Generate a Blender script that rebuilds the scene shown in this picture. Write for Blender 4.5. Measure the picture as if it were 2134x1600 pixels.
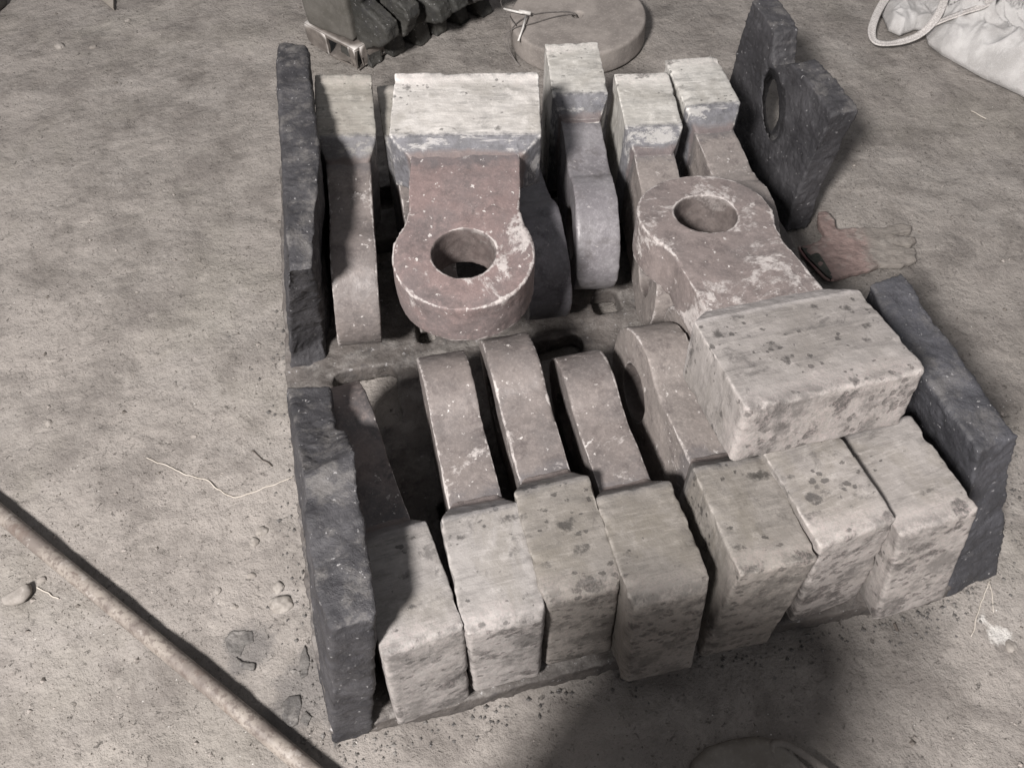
import bpy, bmesh, math, random
from mathutils import Vector, Matrix, noise as mn
random.seed(7)
scn = bpy.context.scene
for o in list(bpy.data.objects): bpy.data.objects.remove(o)

# ------------------------------------------------------------------ camera
CAM_F, CAM_P, CAM_R, CAM_H = 1792.2, 0.948543, -0.056987, 1.61318
cam = bpy.data.cameras.new('camera'); camo = bpy.data.objects.new('camera', cam)
scn.collection.objects.link(camo); scn.camera = camo
cam.sensor_fit = 'HORIZONTAL'; cam.sensor_width = 36.0; cam.lens = 36.0*CAM_F/2134
cam.clip_start = 0.02; cam.clip_end = 100
_f = Vector((0, math.cos(CAM_P), -math.sin(CAM_P))); _r = Vector((1, 0, 0)); _u = _r.cross(_f)
_c, _s = math.cos(CAM_R), math.sin(CAM_R)
CR = _c*_r + _s*_u; CU = -_s*_r + _c*_u; CF = _f
camo.matrix_world = Matrix(((CR.x, CU.x, -CF.x, 0), (CR.y, CU.y, -CF.y, 0), (CR.z, CU.z, -CF.z, CAM_H), (0, 0, 0, 1)))
def P(u, v, z=0.0):
    """world point at height z seen at photo position u, v (used to lay out the floor plan)"""
    d = CF + CR*((u-1067)/CAM_F) - CU*((v-800)/CAM_F)
    return Vector((0, 0, CAM_H)) + d*((z-CAM_H)/d.z)

def gz(x, y):
    if not (-2.2 < x < 2.3 and 0 < y < 3.4): return -.0008
    p = Vector((x, y, 0))
    z = .007*mn.noise(p*2.3)+.0045*mn.noise(p*9+Vector((3, 1, 0)))
    z += .0032*mn.noise(p*24+Vector((7, 7, 2)))+.0016*mn.noise(p*52)
    q = mn.noise(p*5.5+Vector((1, 9, 4))); z += -.006*max(0, .12-abs(q-.18))/.12*max(0, mn.noise(p*1.7)+.2)
    return min(z-.004, .004) if not (-.66 < x < .96 and .34 < y < 2.15) else min(z-.004, .0)
def G(u, v, dz=0.0):
    q = P(u, v, 0); q.z = gz(q.x, q.y)+dz; return q
# ------------------------------------------------------------------ light
w = bpy.data.worlds.new('World'); scn.world = w; w.use_nodes = True
w.node_tree.nodes['Background'].inputs[0].default_value = (0.97, 0.96, 1.0, 1)
w.node_tree.nodes['Background'].inputs[1].default_value = 0.27
def area(name, loc, tgt, size, power, col):
    l = bpy.data.lights.new(name, 'AREA'); l.shape = 'DISK'; l.size = size; l.energy = power; l.color = col
    o = bpy.data.objects.new(name, l); scn.collection.objects.link(o); o.location = loc
    o.rotation_euler = (Vector(tgt)-Vector(loc)).to_track_quat('-Z', 'Y').to_euler()
    return o
area('workshop_lamp', (-1.75, -2.05, 3.9), (0.1, 1.2, 0), 0.72, 575, (1.0, 0.958, 0.935))
scn.view_settings.view_transform = 'Standard'; scn.view_settings.look = 'None'
scn.view_settings.exposure = 0; scn.view_settings.gamma = 1; scn.view_settings.use_curve_mapping = False
scn.render.engine = 'CYCLES'

# ------------------------------------------------------------------ node helper
class N:
    def __init__(s, name, rough=.7, spec=.35):
        s.m = bpy.data.materials.new(name); s.m.use_nodes = True; s.t = s.m.node_tree
        s.b = s.t.nodes['Principled BSDF']; s.b.inputs['Roughness'].default_value = rough
        s.b.inputs['Specular IOR Level'].default_value = spec
    def n(s, typ, **k):
        nd = s.t.nodes.new(typ)
        for a, b in k.items(): setattr(nd, a, b)
        return nd
    def l(s, a, b): s.t.links.new(a, b)
    def coords(s, rand=True, kind='Object'):
        tc = s.n('ShaderNodeTexCoord'); out = tc.outputs[kind]; s.raw = out
        if rand:
            oi = s.n('ShaderNodeObjectInfo'); mu = s.n('ShaderNodeMath', operation='MULTIPLY'); mu.inputs[1].default_value = 37.0
            s.l(oi.outputs['Random'], mu.inputs[0])
            ad = s.n('ShaderNodeVectorMath', operation='ADD'); s.l(out, ad.inputs[0]); s.l(mu.outputs[0], ad.inputs[1]); out = ad.outputs[0]
            s.rnd = oi.outputs['Random']
        return out
    def scale(s, v, sc):
        m = s.n('ShaderNodeVectorMath', operation='MULTIPLY'); s.l(v, m.inputs[0]); m.inputs[1].default_value = sc; return m.outputs[0]
    def noise(s, v, sc, det=6, rough=.6, dist=0):
        t = s.n('ShaderNodeTexNoise'); s.l(v, t.inputs['Vector']); t.inputs['Scale'].default_value = sc
        t.inputs['Detail'].default_value = det; t.inputs['Roughness'].default_value = rough; t.inputs['Distortion'].default_value = dist
        return t.outputs['Fac']
    def voro(s, v, sc, rnd=1):
        t = s.n('ShaderNodeTexVoronoi'); s.l(v, t.inputs['Vector']); t.inputs['Scale'].default_value = sc; t.inputs['Randomness'].default_value = rnd
        return t
    def ramp(s, f, a, b, lo=0., hi=1.):
        t = s.n('ShaderNodeMapRange'); t.interpolation_type = 'SMOOTHSTEP'; s.l(f, t.inputs[0])
        t.inputs[1].default_value = a; t.inputs[2].default_value = b; t.inputs[3].default_value = lo; t.inputs[4].default_value = hi
        return t.outputs[0]
    def math(s, op, a, b=None):
        t = s.n('ShaderNodeMath', operation=op)
        for i, q in enumerate((a, b)):
            if q is None: continue
            if isinstance(q, (int, float)): t.inputs[i].default_value = q
            else: s.l(q, t.inputs[i])
        return t.outputs[0]
    def mix(s, f, a, b):
        t = s.n('ShaderNodeMix', data_type='RGBA')
        if isinstance(f, (int, float)): t.inputs[0].default_value = f
        else: s.l(f, t.inputs[0])
        for i, q in ((6, a), (7, b)):
            if isinstance(q, tuple): t.inputs[i].default_value = (*q, 1)
            else: s.l(q, t.inputs[i])
        return t.outputs[2]
    def bump(s, h, strength, dist, prev=None):
        t = s.n('ShaderNodeBump'); s.l(h, t.inputs['Height']); t.inputs['Strength'].default_value = strength; t.inputs['Distance'].default_value = dist
        if prev is not None: s.l(prev, t.inputs['Normal'])
        return t.outputs[0]
    def point(s):
        return s.n('ShaderNodeNewGeometry').outputs['Pointiness']
    def comp(s, v, i):
        t = s.n('ShaderNodeSeparateXYZ'); s.l(v, t.inputs[0]); return t.outputs[i]
    def done(s, col, nrm=None, rough=None):
        if isinstance(col, tuple): s.b.inputs['Base Color'].default_value = (*col, 1)
        else: s.l(col, s.b.inputs['Base Color'])
        if nrm is not None: s.l(nrm, s.b.inputs['Normal'])
        if rough is not None: s.l(rough, s.b.inputs['Roughness'])
        return s.m

def mat_head(name, blotch=1.0, base=(.43, .405, .375), warm=(.33, .30, .265), neckc=(.085, .085, .095), shc=(.17, .14, .13), ns=.5):
    m = N(name, .62, .3); v = m.coords(); x = m.comp(m.raw, 0); dk = lambda k: tuple(q*k for q in base)
    n1 = m.noise(v, 7, 5, .6); n2 = m.noise(m.scale(v, (13, 2.2, 2.6)), 5, 6, .72)        # streaks along the grinding direction
    n3 = m.noise(m.scale(v, (34, 5, 6)), 4, 5, .75)
    fine = m.noise(v, 190, 4, .8); mid = m.noise(v, 42, 6, .75)
    c = m.mix(m.ramp(n1, .35, .66), base, warm)
    c = m.mix(m.ramp(n2, .44, .70, 0, .7), c, dk(.48))
    c = m.mix(m.ramp(m.noise(v, 4.5, 5, .7, .6), .48, .62, 0, .5), c, m.mix(.4, dk(.62), (.20, .175, .13)))
    c = m.mix(m.ramp(n3, .50, .72, 0, .45), c, dk(1.35))
    c = m.mix(m.ramp(mid, .52, .72, 0, .45), c, dk(1.45))
    c = m.mix(m.ramp(mid, .46, .30, 0, .28), c, dk(.55))
    endm = m.ramp(x, .45, .478)
    nd = m.noise(v, 75, 4, .65); clus = m.noise(v, 10, 3, .6)
    # soft sooty dabs of uneven size
    vo = m.voro(m.scale(v, (1.0, 1.0, .6)), 23); dd = m.math('ADD', vo.outputs['Distance'], m.math('MULTIPLY', m.math('SUBTRACT', nd, .5), .9))
    th = m.math('ADD', m.ramp(clus, .50, .70, 0, .30*blotch), m.math('MULTIPLY', endm, .17*blotch))
    spot = m.ramp(m.math('SUBTRACT', th, dd), -.16, .13)
    c = m.mix(m.math('MULTIPLY', spot, .78), c, dk(.26))
    vo2 = m.voro(m.scale(v, (1.0, 1.0, .75)), 62); dd2 = m.math('ADD', vo2.outputs['Distance'], m.math('MULTIPLY', m.math('SUBTRACT', m.noise(v, 33, 5, .75), .5), 1.6))
    sp2 = m.ramp(m.math('SUBTRACT', m.math('ADD', m.ramp(clus, .42, .66, -.03, .22*blotch), m.math('MULTIPLY', endm, .19)), dd2), -.06, .08)
    c = m.mix(m.math('MULTIPLY', sp2, .6), c, dk(.3))
    sm = m.ramp(m.noise(m.scale(v, (14, 8, 14)), 1.6, 6, .75, .5), .56, .68)
    c = m.mix(m.math('MULTIPLY', sm, .6*blotch), c, dk(.38))
    # gritty end face
    grit = m.ramp(fine, .46, .60)
    em = m.ramp(m.math('ADD', x, m.math('MULTIPLY', m.math('SUBTRACT', n1, .5), .12)), .425, .465)
    c = m.mix(m.math('MULTIPLY', em, .5), c, dk(1.35))
    c = m.mix(m.math('MULTIPLY', spot, .8), c, dk(.26)); c = m.mix(m.math('MULTIPLY', sp2, .7), c, dk(.3))
    c = m.mix(m.math('MULTIPLY', m.math('MULTIPLY', grit, em), .45), c, (base[0]*1.42, base[1]*1.30, base[2]*1.32))
    c = m.mix(m.math('MULTIPLY', m.ramp(m.noise(v, 13, 7, .8), .44, .60), m.math('MULTIPLY', endm, .7)), c, dk(.42))
    c = m.mix(m.math('MULTIPLY', m.ramp(fine, .42, .32), m.math('ADD', .10, m.math('MULTIPLY', endm, .25))), c, dk(.35))
    # blue grey neck slope running into the colour of the shank
    xn = m.math('ADD', x, m.math('MULTIPLY', m.math('SUBTRACT', mid, .5), .03))
    c = m.mix(m.math('MULTIPLY', m.ramp(xn, .300, .284), .9*ns), c, m.mix(m.ramp(mid, .4, .6), neckc, tuple(q*1.55 for q in neckc)))
    c = m.mix(m.math('MULTIPLY', m.ramp(m.math('ADD', x, m.math('MULTIPLY', m.math('SUBTRACT', n1, .5), .05)), .262, .252), .8), c, m.mix(m.ramp(mid, .38, .62), shc, tuple(q*.7 for q in shc)))
    wl = m.math('MULTIPLY', m.math('MULTIPLY', m.ramp(xn, .258, .264), m.ramp(xn, .296, .288)), m.ramp(m.noise(m.scale(v, (30, 9, 12)), 1.3, 6, .75), .52, .60))
    c = m.mix(m.math('MULTIPLY', wl, .38*ns), c, dk(1.3))
    e = m.math('MULTIPLY', m.ramp(m.point(), .515, .56), m.ramp(m.noise(v, 24, 5, .75), .44, .58))
    c = m.mix(m.math('MULTIPLY', e, .6), c, dk(1.7))
    sc = m.noise(m.scale(v, (120, 5, 7)), 1.6, 4, .7); c = m.mix(m.ramp(sc, .60, .70, 0, .25), c, dk(1.5)); c = m.mix(m.ramp(sc, .40, .30, 0, .3), c, dk(.5))
    h = m.math('ADD', m.math('ADD', m.math('MULTIPLY', fine, .6), mid), m.math('MULTIPLY', sc, .35))
    h = m.math('SUBTRACT', h, m.math('MULTIPLY', m.math('ADD', spot, sp2), .45))
    return m.done(c, m.bump(h, .6, .0025), m.ramp(mid, .3, .7, .48, .72))

def mat_shank(name, a, b, white=1.0, rough=(.42, .7), dark=(.075, .062, .06), wt=.62, bandk=.6, wx=0):
    m = N(name, .55, .45); v = m.coords(); x = m.comp(m.raw, 0); dk = lambda k: tuple(q*k for q in a)
    n1 = m.noise(v, 8, 5, .6); n2 = m.noise(v, 18, 6, .7, .4); fine = m.noise(v, 170, 4, .8); mid = m.noise(v, 48, 6, .75)
    c = m.mix(m.ramp(n1, .38, .62), a, b)
    c = m.mix(m.ramp(n2, .48, .68, 0, .6), c, dark)
    c = m.mix(m.ramp(mid, .5, .7, 0, .45), c, dk(1.5))
    c = m.mix(m.ramp(fine, .50, .66, 0, .3), c, dk(1.7))
    c = m.mix(m.ramp(fine, .44, .32, 0, .28), c, dk(.4))
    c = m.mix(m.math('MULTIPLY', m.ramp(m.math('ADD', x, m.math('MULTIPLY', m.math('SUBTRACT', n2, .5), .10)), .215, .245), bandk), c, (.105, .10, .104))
    e = m.ramp(m.point(), .505, .55)
    pn = m.math('ADD', m.noise(v, 7, 8, .72, .4), m.math('MULTIPLY', e, .15*white))
    if wx: pn = m.math('ADD', pn, m.ramp(x, .13, .24, 0, wx))
    pw = m.ramp(pn, wt, wt+.05); pwb = m.math('MULTIPLY', pw, m.ramp(mid, .36, .56))
    c = m.mix(m.math('MULTIPLY', pwb, .8*white), c, (.50, .465, .445))
    sp = m.math('MULTIPLY', m.ramp(m.noise(v, 80, 3, .6), .655, .70), m.ramp(n2, .38, .52))
    c = m.mix(m.math('MULTIPLY', sp, .8*white), c, (.60, .57, .545))
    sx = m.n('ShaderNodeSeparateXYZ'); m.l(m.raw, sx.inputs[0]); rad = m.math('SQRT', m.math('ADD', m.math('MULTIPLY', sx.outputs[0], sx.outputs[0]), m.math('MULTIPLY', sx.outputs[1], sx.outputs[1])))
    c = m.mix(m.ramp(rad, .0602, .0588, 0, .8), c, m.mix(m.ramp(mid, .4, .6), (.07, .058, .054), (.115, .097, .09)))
    h = m.math('ADD', m.math('MULTIPLY', fine, .5), m.math('ADD', mid, m.math('MULTIPLY', pwb, .35)))
    return m.done(c, m.bump(h, .55, .0024), m.ramp(n2, .35, .65, rough[0], rough[1]))

def mat_basket(name, a=(.048, .048, .056), b=(.095, .092, .098), dust=.45):
    m = N(name, .62, .45); v = m.coords()
    n1 = m.noise(v, 7, 6, .65, .3); mid = m.noise(v, 30, 7, .75, .5); fine = m.noise(v, 120, 4, .75)
    c = m.mix(m.ramp(n1, .35, .65), a, b)
    c = m.mix(m.ramp(mid, .50, .68, 0, .6), c, (.03, .029, .033))
    up = m.ramp(m.comp(m.n('ShaderNodeNewGeometry').outputs['Normal'], 2), .3, .9)
    d = m.math('MULTIPLY', m.math('MULTIPLY', m.ramp(m.noise(v, 16, 7, .75), .45, .65), up), dust)
    c = m.mix(d, c, (.24, .225, .21))
    sp = m.ramp(m.noise(v, 95, 3, .6), .66, .71)
    c = m.mix(m.math('MULTIPLY', sp, .6), c, (.42, .41, .41))
    vc = m.voro(m.scale(v, (1, 1, 1.6)), 60); vc.feature = 'DISTANCE_TO_EDGE'
    crk = m.math('MULTIPLY', m.ramp(vc.outputs['Distance'], .06, .0), m.ramp(m.noise(v, 12, 4), .56, .7)); c = m.mix(m.math('MULTIPLY', crk, .15), c, (.015, .014, .016))
    h = m.math('SUBTRACT', m.math('ADD', m.math('MULTIPLY', fine, .45), mid), m.math('MULTIPLY', crk, .12))
    return m.done(c, m.bump(h, .9, .005), m.ramp(mid, .35, .65, .45, .75))

def mat_simple(name, a, b, sc=20, rough=.7, bump=.4, bd=.002, spec=.3, fine=120):
    m = N(name, rough, spec); v = m.coords()
    n1 = m.noise(v, sc, 6, .65); f = m.noise(v, fine, 4, .7)
    c = m.mix(m.ramp(n1, .35, .65), a, b)
    c = m.mix(m.ramp(f, .5, .7, 0, .3), c, tuple(min(1, q*1.6) for q in b))
    return m.done(c, m.bump(m.math('ADD', n1, m.math('MULTIPLY', f, .4)), bump, bd))

def mat_ground():
    m = N('dusty_floor', .88, .15); v = m.coords(False)
    big = m.noise(v, 1.6, 5, .6); med = m.noise(v, 6.5, 6, .65, .3); sm = m.noise(v, 30, 6, .7); fine = m.noise(v, 170, 4, .8)
    c = m.mix(m.ramp(big, .38, .60), (.305, .279, .256), (.262, .241, .221))
    c = m.mix(m.ramp(med, .42, .66, 0, .75), c, (.172, .156, .143))
    c = m.mix(m.ramp(m.noise(m.scale(v, (1, 1.1, 1)), 2.4, 9, .72, .15), .50, .64, 0, .6), c, (.345, .32, .296))
    c = m.mix(m.ramp(m.noise(m.scale(v, (1.3, 1, 1)), 4.2, 9, .74, .1), .52, .66, 0, .6), c, (.165, .15, .136))
    c = m.mix(m.ramp(sm, .54, .72, 0, .35), c, (.125, .112, .10))
    c = m.mix(m.ramp(m.noise(v, 11, 5, .7), .55, .72, 0, .4), c, (.40, .368, .335))
    c = m.mix(m.ramp(fine, .58, .74, 0, .35), c, (.44, .41, .38))
    c = m.mix(m.ramp(fine, .44, .30, 0, .6), c, (.115, .10, .092))
    pit = m.noise(v, 62, 5, .85, .6); c = m.mix(m.math('MULTIPLY', m.ramp(pit, .60, .68), m.ramp(m.noise(v, 5, 5, .7),   .46, .64, .0, .5)), c, (.105, .092, .083))
    # dark crumbs and white grains
    vo = m.voro(v, 70); cn = m.noise(v, 95, 4, .8); crumb = m.math('MULTIPLY', m.ramp(m.math('ADD', vo.outputs['Distance'], m.math('MULTIPLY', cn, 1.1)), .66, .56), m.ramp(m.noise(v, 7, 6, .75), .44, .60))
    c = m.mix(m.math('MULTIPLY', crumb, .4), c, (.12, .105, .095))
    vo3 = m.voro(v, 60); wh = m.math('MULTIPLY', m.ramp(vo3.outputs['Distance'], .10, .06), m.ramp(m.noise(v, 17, 3, .6), .56, .64))
    c = m.mix(wh, c, (.62, .60, .57))
    # soot stains beside the basket and the lime spill, each with its own shape
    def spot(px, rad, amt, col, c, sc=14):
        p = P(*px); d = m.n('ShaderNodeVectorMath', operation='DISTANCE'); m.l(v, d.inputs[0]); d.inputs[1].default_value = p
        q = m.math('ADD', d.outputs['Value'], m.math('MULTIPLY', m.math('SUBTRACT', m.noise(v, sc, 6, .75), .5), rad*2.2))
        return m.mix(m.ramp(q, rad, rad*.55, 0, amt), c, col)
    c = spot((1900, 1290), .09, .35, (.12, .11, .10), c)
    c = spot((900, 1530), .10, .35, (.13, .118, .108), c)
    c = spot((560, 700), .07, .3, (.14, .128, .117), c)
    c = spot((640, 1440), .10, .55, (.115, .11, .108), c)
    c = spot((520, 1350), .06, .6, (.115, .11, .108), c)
    c = spot((2085, 1320), .028, .8, (.62, .60, .57), c, 40)
    c = spot((2050, 1290), .012, .7, (.62, .60, .57), c, 60)
    c = spot((600, 1250), .04, .3, (.42, .39, .37), c)
    c = m.mix(m.ramp(m.noise(v, 2.3, 4, .6, .5), .50, .66, 0, .4), c, m.mix(.5, c, (.26, .245, .205)))
    h = m.math('ADD', m.math('MULTIPLY', fine, .30), m.math('ADD', m.math('MULTIPLY', sm, 1.0), m.math('MULTIPLY', med, 1.6)))
    h = m.math('ADD', h, m.math('MULTIPLY', crumb, -.35))
    return m.done(c, m.bump(m.math('SUBTRACT', h, m.math('MULTIPLY', m.ramp(pit, .60, .70), .4)), 1.0, .009))

# ------------------------------------------------------------------ mesh helpers
def link(name, me, mat=None, parent=None):
    o = bpy.data.objects.new(name, me); scn.collection.objects.link(o)
    if mat: me.materials.clear(); me.materials.append(mat)
    if parent: o.parent = parent
    return o
def tag(o, label=None, cat=None, group=None, kind=None):
    for k, q in (('label', label), ('category', cat), ('group', group), ('kind', kind)):
        if q: o[k] = q
    return o
def empty(name, mw):
    o = bpy.data.objects.new(name, None); scn.collection.objects.link(o); o.matrix_world = mw; o.empty_display_size = .05; return o
def bm_mesh(bm, smooth=True):
    bmesh.ops.recalc_face_normals(bm, faces=bm.faces)
    me = bpy.data.meshes.new('m'); bm.to_mesh(me); bm.free()
    if smooth: me.shade_smooth()
    return me
def apply_mods(me, mods):
    o = bpy.data.objects.new('tmp', me); scn.collection.objects.link(o)
    for typ, kw in mods:
        md = o.modifiers.new(typ, typ)
        for k, q in kw.items(): setattr(md, k, q)
    dg = bpy.context.evaluated_depsgraph_get(); dg.update()
    r = bpy.data.meshes.new_from_object(o.evaluated_get(dg), depsgraph=dg)
    bpy.data.objects.remove(o); r.shade_smooth(); return r
def rough_up(me, amps, seed, clipz=None):
    """amps: list of (scale, amplitude) pushed along the normals"""
    off = Vector((seed*3.7, seed*1.3, seed*7.9))
    co = [v.co.copy() for v in me.vertices]; nn = [v.normal.copy() for v in me.vertices]
    for i, v in enumerate(me.vertices):
        d = 0
        for sc, am in amps:
            q = mn.noise(co[i]*sc+off); d += am*q
        v.co = co[i]+nn[i]*d
    me.update(); return me
def cast(me, voxel, smooth, amps, seed):
    me = apply_mods(me, [('REMESH', dict(mode='VOXEL', voxel_size=voxel)), ('SMOOTH', dict(factor=.5, iterations=smooth))])
    return rough_up(me, amps, seed)
def crumble(me, seed, amp=.72):
    """broken layers and chips: stepped and ridged push along the normals"""
    off = Vector((seed, seed*.7, seed*1.9)); nn = [v.normal.copy() for v in me.vertices]
    for i, v in enumerate(me.vertices):
        p = v.co; q = mn.noise(p*9+off)*2.2+mn.noise(p*23+off)*.9; st = (math.floor(q*2.2)/2.2-q*.4)*.0042
        c = mn.cell(p*38+off+Vector((mn.noise(p*30), mn.noise(p*30+off), 0))*.8)*.0020
        r = (1-abs(mn.noise(p*55+off))*2)*.0013+mn.noise(p*120+off)*.0012
        v.co = p+nn[i]*(st+c+r)*amp
    me.update(); return me
def prism(bm, poly, z0, z1):
    a = [bm.verts.new((x, y, z0)) for x, y in poly]; b = [bm.verts.new((x, y, z1)) for x, y in poly]
    bm.faces.new(a[::-1]); bm.faces.new(b); n = len(poly)
    for i in range(n): bm.faces.new((a[i], a[(i+1) % n], b[(i+1) % n], b[i]))
def loft(bm, lo, hi):
    a = [bm.verts.new(p) for p in lo]; b = [bm.verts.new(p) for p in hi]; n = len(lo)
    bm.faces.new(a[::-1]); bm.faces.new(b)
    for i in range(n): bm.faces.new((a[i], a[(i+1) % n], b[(i+1) % n], b[i]))
def tri(bm): bmesh.ops.triangulate(bm, faces=bm.faces)
def tube(bm, pts, r, seg=8, taper=None):
    pts = [Vector(p) for p in pts]; rings = []
    up = Vector((0, 0, 1))
    for i, p in enumerate(pts):
        t = (pts[min(i+1, len(pts)-1)]-pts[max(i-1, 0)]).normalized()
        s = t.cross(up)
        if s.length < 1e-3: s = t.cross(Vector((1, 0, 0)))
        s.normalize(); u = s.cross(t)
        rr = r*(taper[i] if taper else 1)
        rings.append([bm.verts.new(p+(s*math.cos(a)+u*math.sin(a))*rr) for a in [2*math.pi*k/seg for k in range(seg)]])
    for a, b in zip(rings, rings[1:]):
        for k in range(seg): bm.faces.new((a[k], a[(k+1) % seg], b[(k+1) % seg], b[k]))
    bm.faces.new(rings[0][::-1]); bm.faces.new(rings[-1])
def spline(pts, n=8):
    pts = [Vector(p) for p in pts]; out = []
    for i in range(len(pts)-1):
        p0, p1, p2, p3 = pts[max(i-1, 0)], pts[i], pts[i+1], pts[min(i+2, len(pts)-1)]
        for k in range(n):
            t = k/n
            out.append(.5*((2*p1)+(p2-p0)*t+(2*p0-5*p1+4*p2-p3)*t*t+(3*p1-p0-3*p2+p3)*t**3))
    out.append(pts[-1]); return out

# ------------------------------------------------------------------ floor
def build_floor():
    def axis(a, b, fine0, fine1, step):
        out = []; x = a
        while x < b:
            out.append(x); x += step if fine0-.05 <= x < fine1 else .25
        out.append(b); return out
    xs = axis(-12, 12, -1.9, 2.0, .0095); ys = axis(-6, 14, .15, 3.1, .0095)
    bm = bmesh.new(); rows = []
    for y in ys:
        row = []
        for x in xs:
            z = gz(x, y)
            row.append(bm.verts.new((x, y, z)))
        rows.append(row)
    for a, b in zip(rows, rows[1:]):
        for i in range(len(xs)-1): bm.faces.new((a[i], a[i+1], b[i+1], b[i]))
    o = link('ground', bm_mesh(bm), mat_ground()); tag(o, kind='structure')
build_floor()

# ------------------------------------------------------------------ crusher hammers
POSES = {
'L1':([-0.3121, 0.8773, 0.2014],[[0.3216, 0.05535, -0.94526], [-0.94553, 0.07197, -0.31748], [0.05045, 0.99587, 0.07548]]),
'L2':([-0.1202, 0.9295, 0.2122],[[0.1793, 0.02913, -0.98336], [-0.98379, 0.009, -0.17911], [0.00363, 0.99954, 0.03027]]),
'L3':([0.0055, 0.968, 0.2092],[[0.17678, -0.00339, -0.98425], [-0.98403, 0.02051, -0.17681], [0.02079, 0.99978, 0.00029]]),
'L4':([0.1459, 0.9348, 0.1812],[[0.15971, -0.02217, -0.98692], [-0.98027, 0.11436, -0.1612], [0.11644, 0.99319, -0.00347]]),
'L5':([0.2819, 0.966, 0.2206],[[0.18768, 0.07563, -0.97931], [-0.9799, 0.083, -0.18139], [0.06756, 0.99368, 0.08969]]),
'L6':([0.3968, 1.0082, 0.2418],[[0.25906, -0.07651, -0.96283], [-0.96487, 0.02472, -0.26157], [0.04382, 0.99676, -0.06742]]),
'L7':([0.5655, 1.0151, 0.2001],[[0.19863, -0.14417, -0.96941], [-0.97243, 0.09427, -0.21327], [0.12214, 0.98505, -0.12147]]),
'T1':([-0.3261, 1.2838, 0.2263],[[-0.07894, 0.12625, 0.98885], [0.98622, -0.1348, 0.09594], [0.14541, 0.9828, -0.11387]]),
'T4':([0.1952, 1.3969, 0.2333],[[-0.02383, 0.04064, 0.99889], [0.99874, -0.0432, 0.02559], [0.04419, 0.99824, -0.03956]]),
'T5':([0.3475, 1.2846, 0.2216],[[-0.02359, 0.05561, 0.99817], [0.9992, -0.03087, 0.02534], [0.03223, 0.99798, -0.05484]]),
'T6':([0.5194, 1.3595, 0.2211],[[-0.10045, 0.04661, 0.99385], [0.99485, 0.01849, 0.09968], [-0.01373, 0.99874, -0.04822]]),
'A':([-0.0753, 1.098, 0.4506],[[0.0325, -0.99892, 0.03331], [0.99809, 0.03068, -0.05365], [0.05257, 0.03499, 0.998]]),
'B':([0.379, 1.1748, 0.432],[[0.21512, 0.97614, 0.0294], [-0.96921, 0.20971, 0.12907], [0.11982, -0.05626, 0.9912]]),
'T2':([-0.16, 1.3194, 0.2153],[[-0.13257, 0.03528, 0.99055], [0.99108, -0.00902, 0.13297], [0.01363, 0.99934, -0.03377]]),
'T3':([0.0755, 1.3401, 0.211],[[-0.13706, 0.00135, 0.99056], [0.98303, 0.12331, 0.13584], [-0.12197, 0.99237, -0.01823]]),
}
W, T, R, RH, TE, WS, X1, X2, X3 = .30, .1296, .1287, .0579, .0932, .2196, .2491, .2855, .4821
def head_mesh(seed, sm=5, wear=.012):
    bm = bmesh.new()
    secs = [(X1-.012, WS/2-.004, TE/2-.004), (X1, WS/2-.001, TE/2-.002), (X2, W/2, T/2), (X3-wear, W/2, T/2), (X3, W/2-wear, T/2-wear*.5)]
    rings = [[bm.verts.new((x, sy*hw, sz*ht)) for sy, sz in ((-1, -1), (1, -1), (1, 1), (-1, 1))] for x, hw, ht in secs]
    for a, b in zip(rings, rings[1:]):
        for k in range(4): bm.faces.new((a[k], a[(k+1) % 4], b[(k+1) % 4], b[k]))
    bm.faces.new(rings[0][::-1]); bm.faces.new(rings[-1])
    me = cast(bm_mesh(bm), .004, sm, [(6, .002), (20, .0012), (55, .0008), (120, .0005)], seed); off = Vector((seed, 2, seed))
    nn = [v.normal.copy() for v in me.vertices]
    for i, v in enumerate(me.vertices):                     # knocked edges and corners
        p = v.co; d = sorted((W/2-abs(p.y), T/2-abs(p.z), X3-p.x if p.x > .36 else .1)); e = max(0, 1-(d[0]+d[1])/.022)
        if e > 0:
            q = mn.noise(p*26+off)+.5*mn.noise(p*70+off); v.co = p-nn[i]*e*(.0075*max(0, q-.12)+.0012*max(0, mn.noise(p*110+off)))
    me.update(); return me
def shank_mesh(seed, sm=5):
    outer = []; y0 = WS/2
    xa = math.sqrt(R*R-y0*y0)
    a0 = math.atan2(y0-.004, xa-.004)
    for k in range(49):
        a = a0+(2*math.pi-2*a0)*k/48; outer.append((R*math.cos(a), R*math.sin(a)))
    outer = [(X1+.03, y0-.012), (X1, y0-.003), (.16, y0-.004), (.105, y0-.006)]+outer+[(.105, -y0+.006), (.16, -y0+.004), (X1, -y0+.003), (X1+.03, -y0+.012)]
    inner = [(RH*math.cos(2*math.pi*k/40), RH*math.sin(2*math.pi*k/40)) for k in range(40)]
    bm = bmesh.new(); zs = (-TE/2, TE/2); loops = []
    for z in zs:
        vo = [bm.verts.new((x, y, z)) for x, y in outer]; vi = [bm.verts.new((x, y, z)) for x, y in inner]
        es = [bm.edges.new((vo[i], vo[(i+1) % len(vo)])) for i in range(len(vo))]+[bm.edges.new((vi[i], vi[(i+1) % len(vi)])) for i in range(len(vi))]
        bmesh.ops.triangle_fill(bm, use_beauty=True, use_dissolve=False, edges=es); loops.append((vo, vi))
    for (a, b) in ((loops[0][0], loops[1][0]), (loops[0][1], loops[1][1])):
        for i in range(len(a)): bm.faces.new((a[i], a[(i+1) % len(a)], b[(i+1) % len(a)], b[i]))
    return cast(bm_mesh(bm), .0042, sm, [(7, .003), (22, .0014), (60, .0008), (130, .0004)], seed)
H_pale = mat_head('pale_steel_head', .9, (.50, .485, .455), (.40, .385, .355), ns=1.0, shc=(.16, .13, .125))
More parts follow.
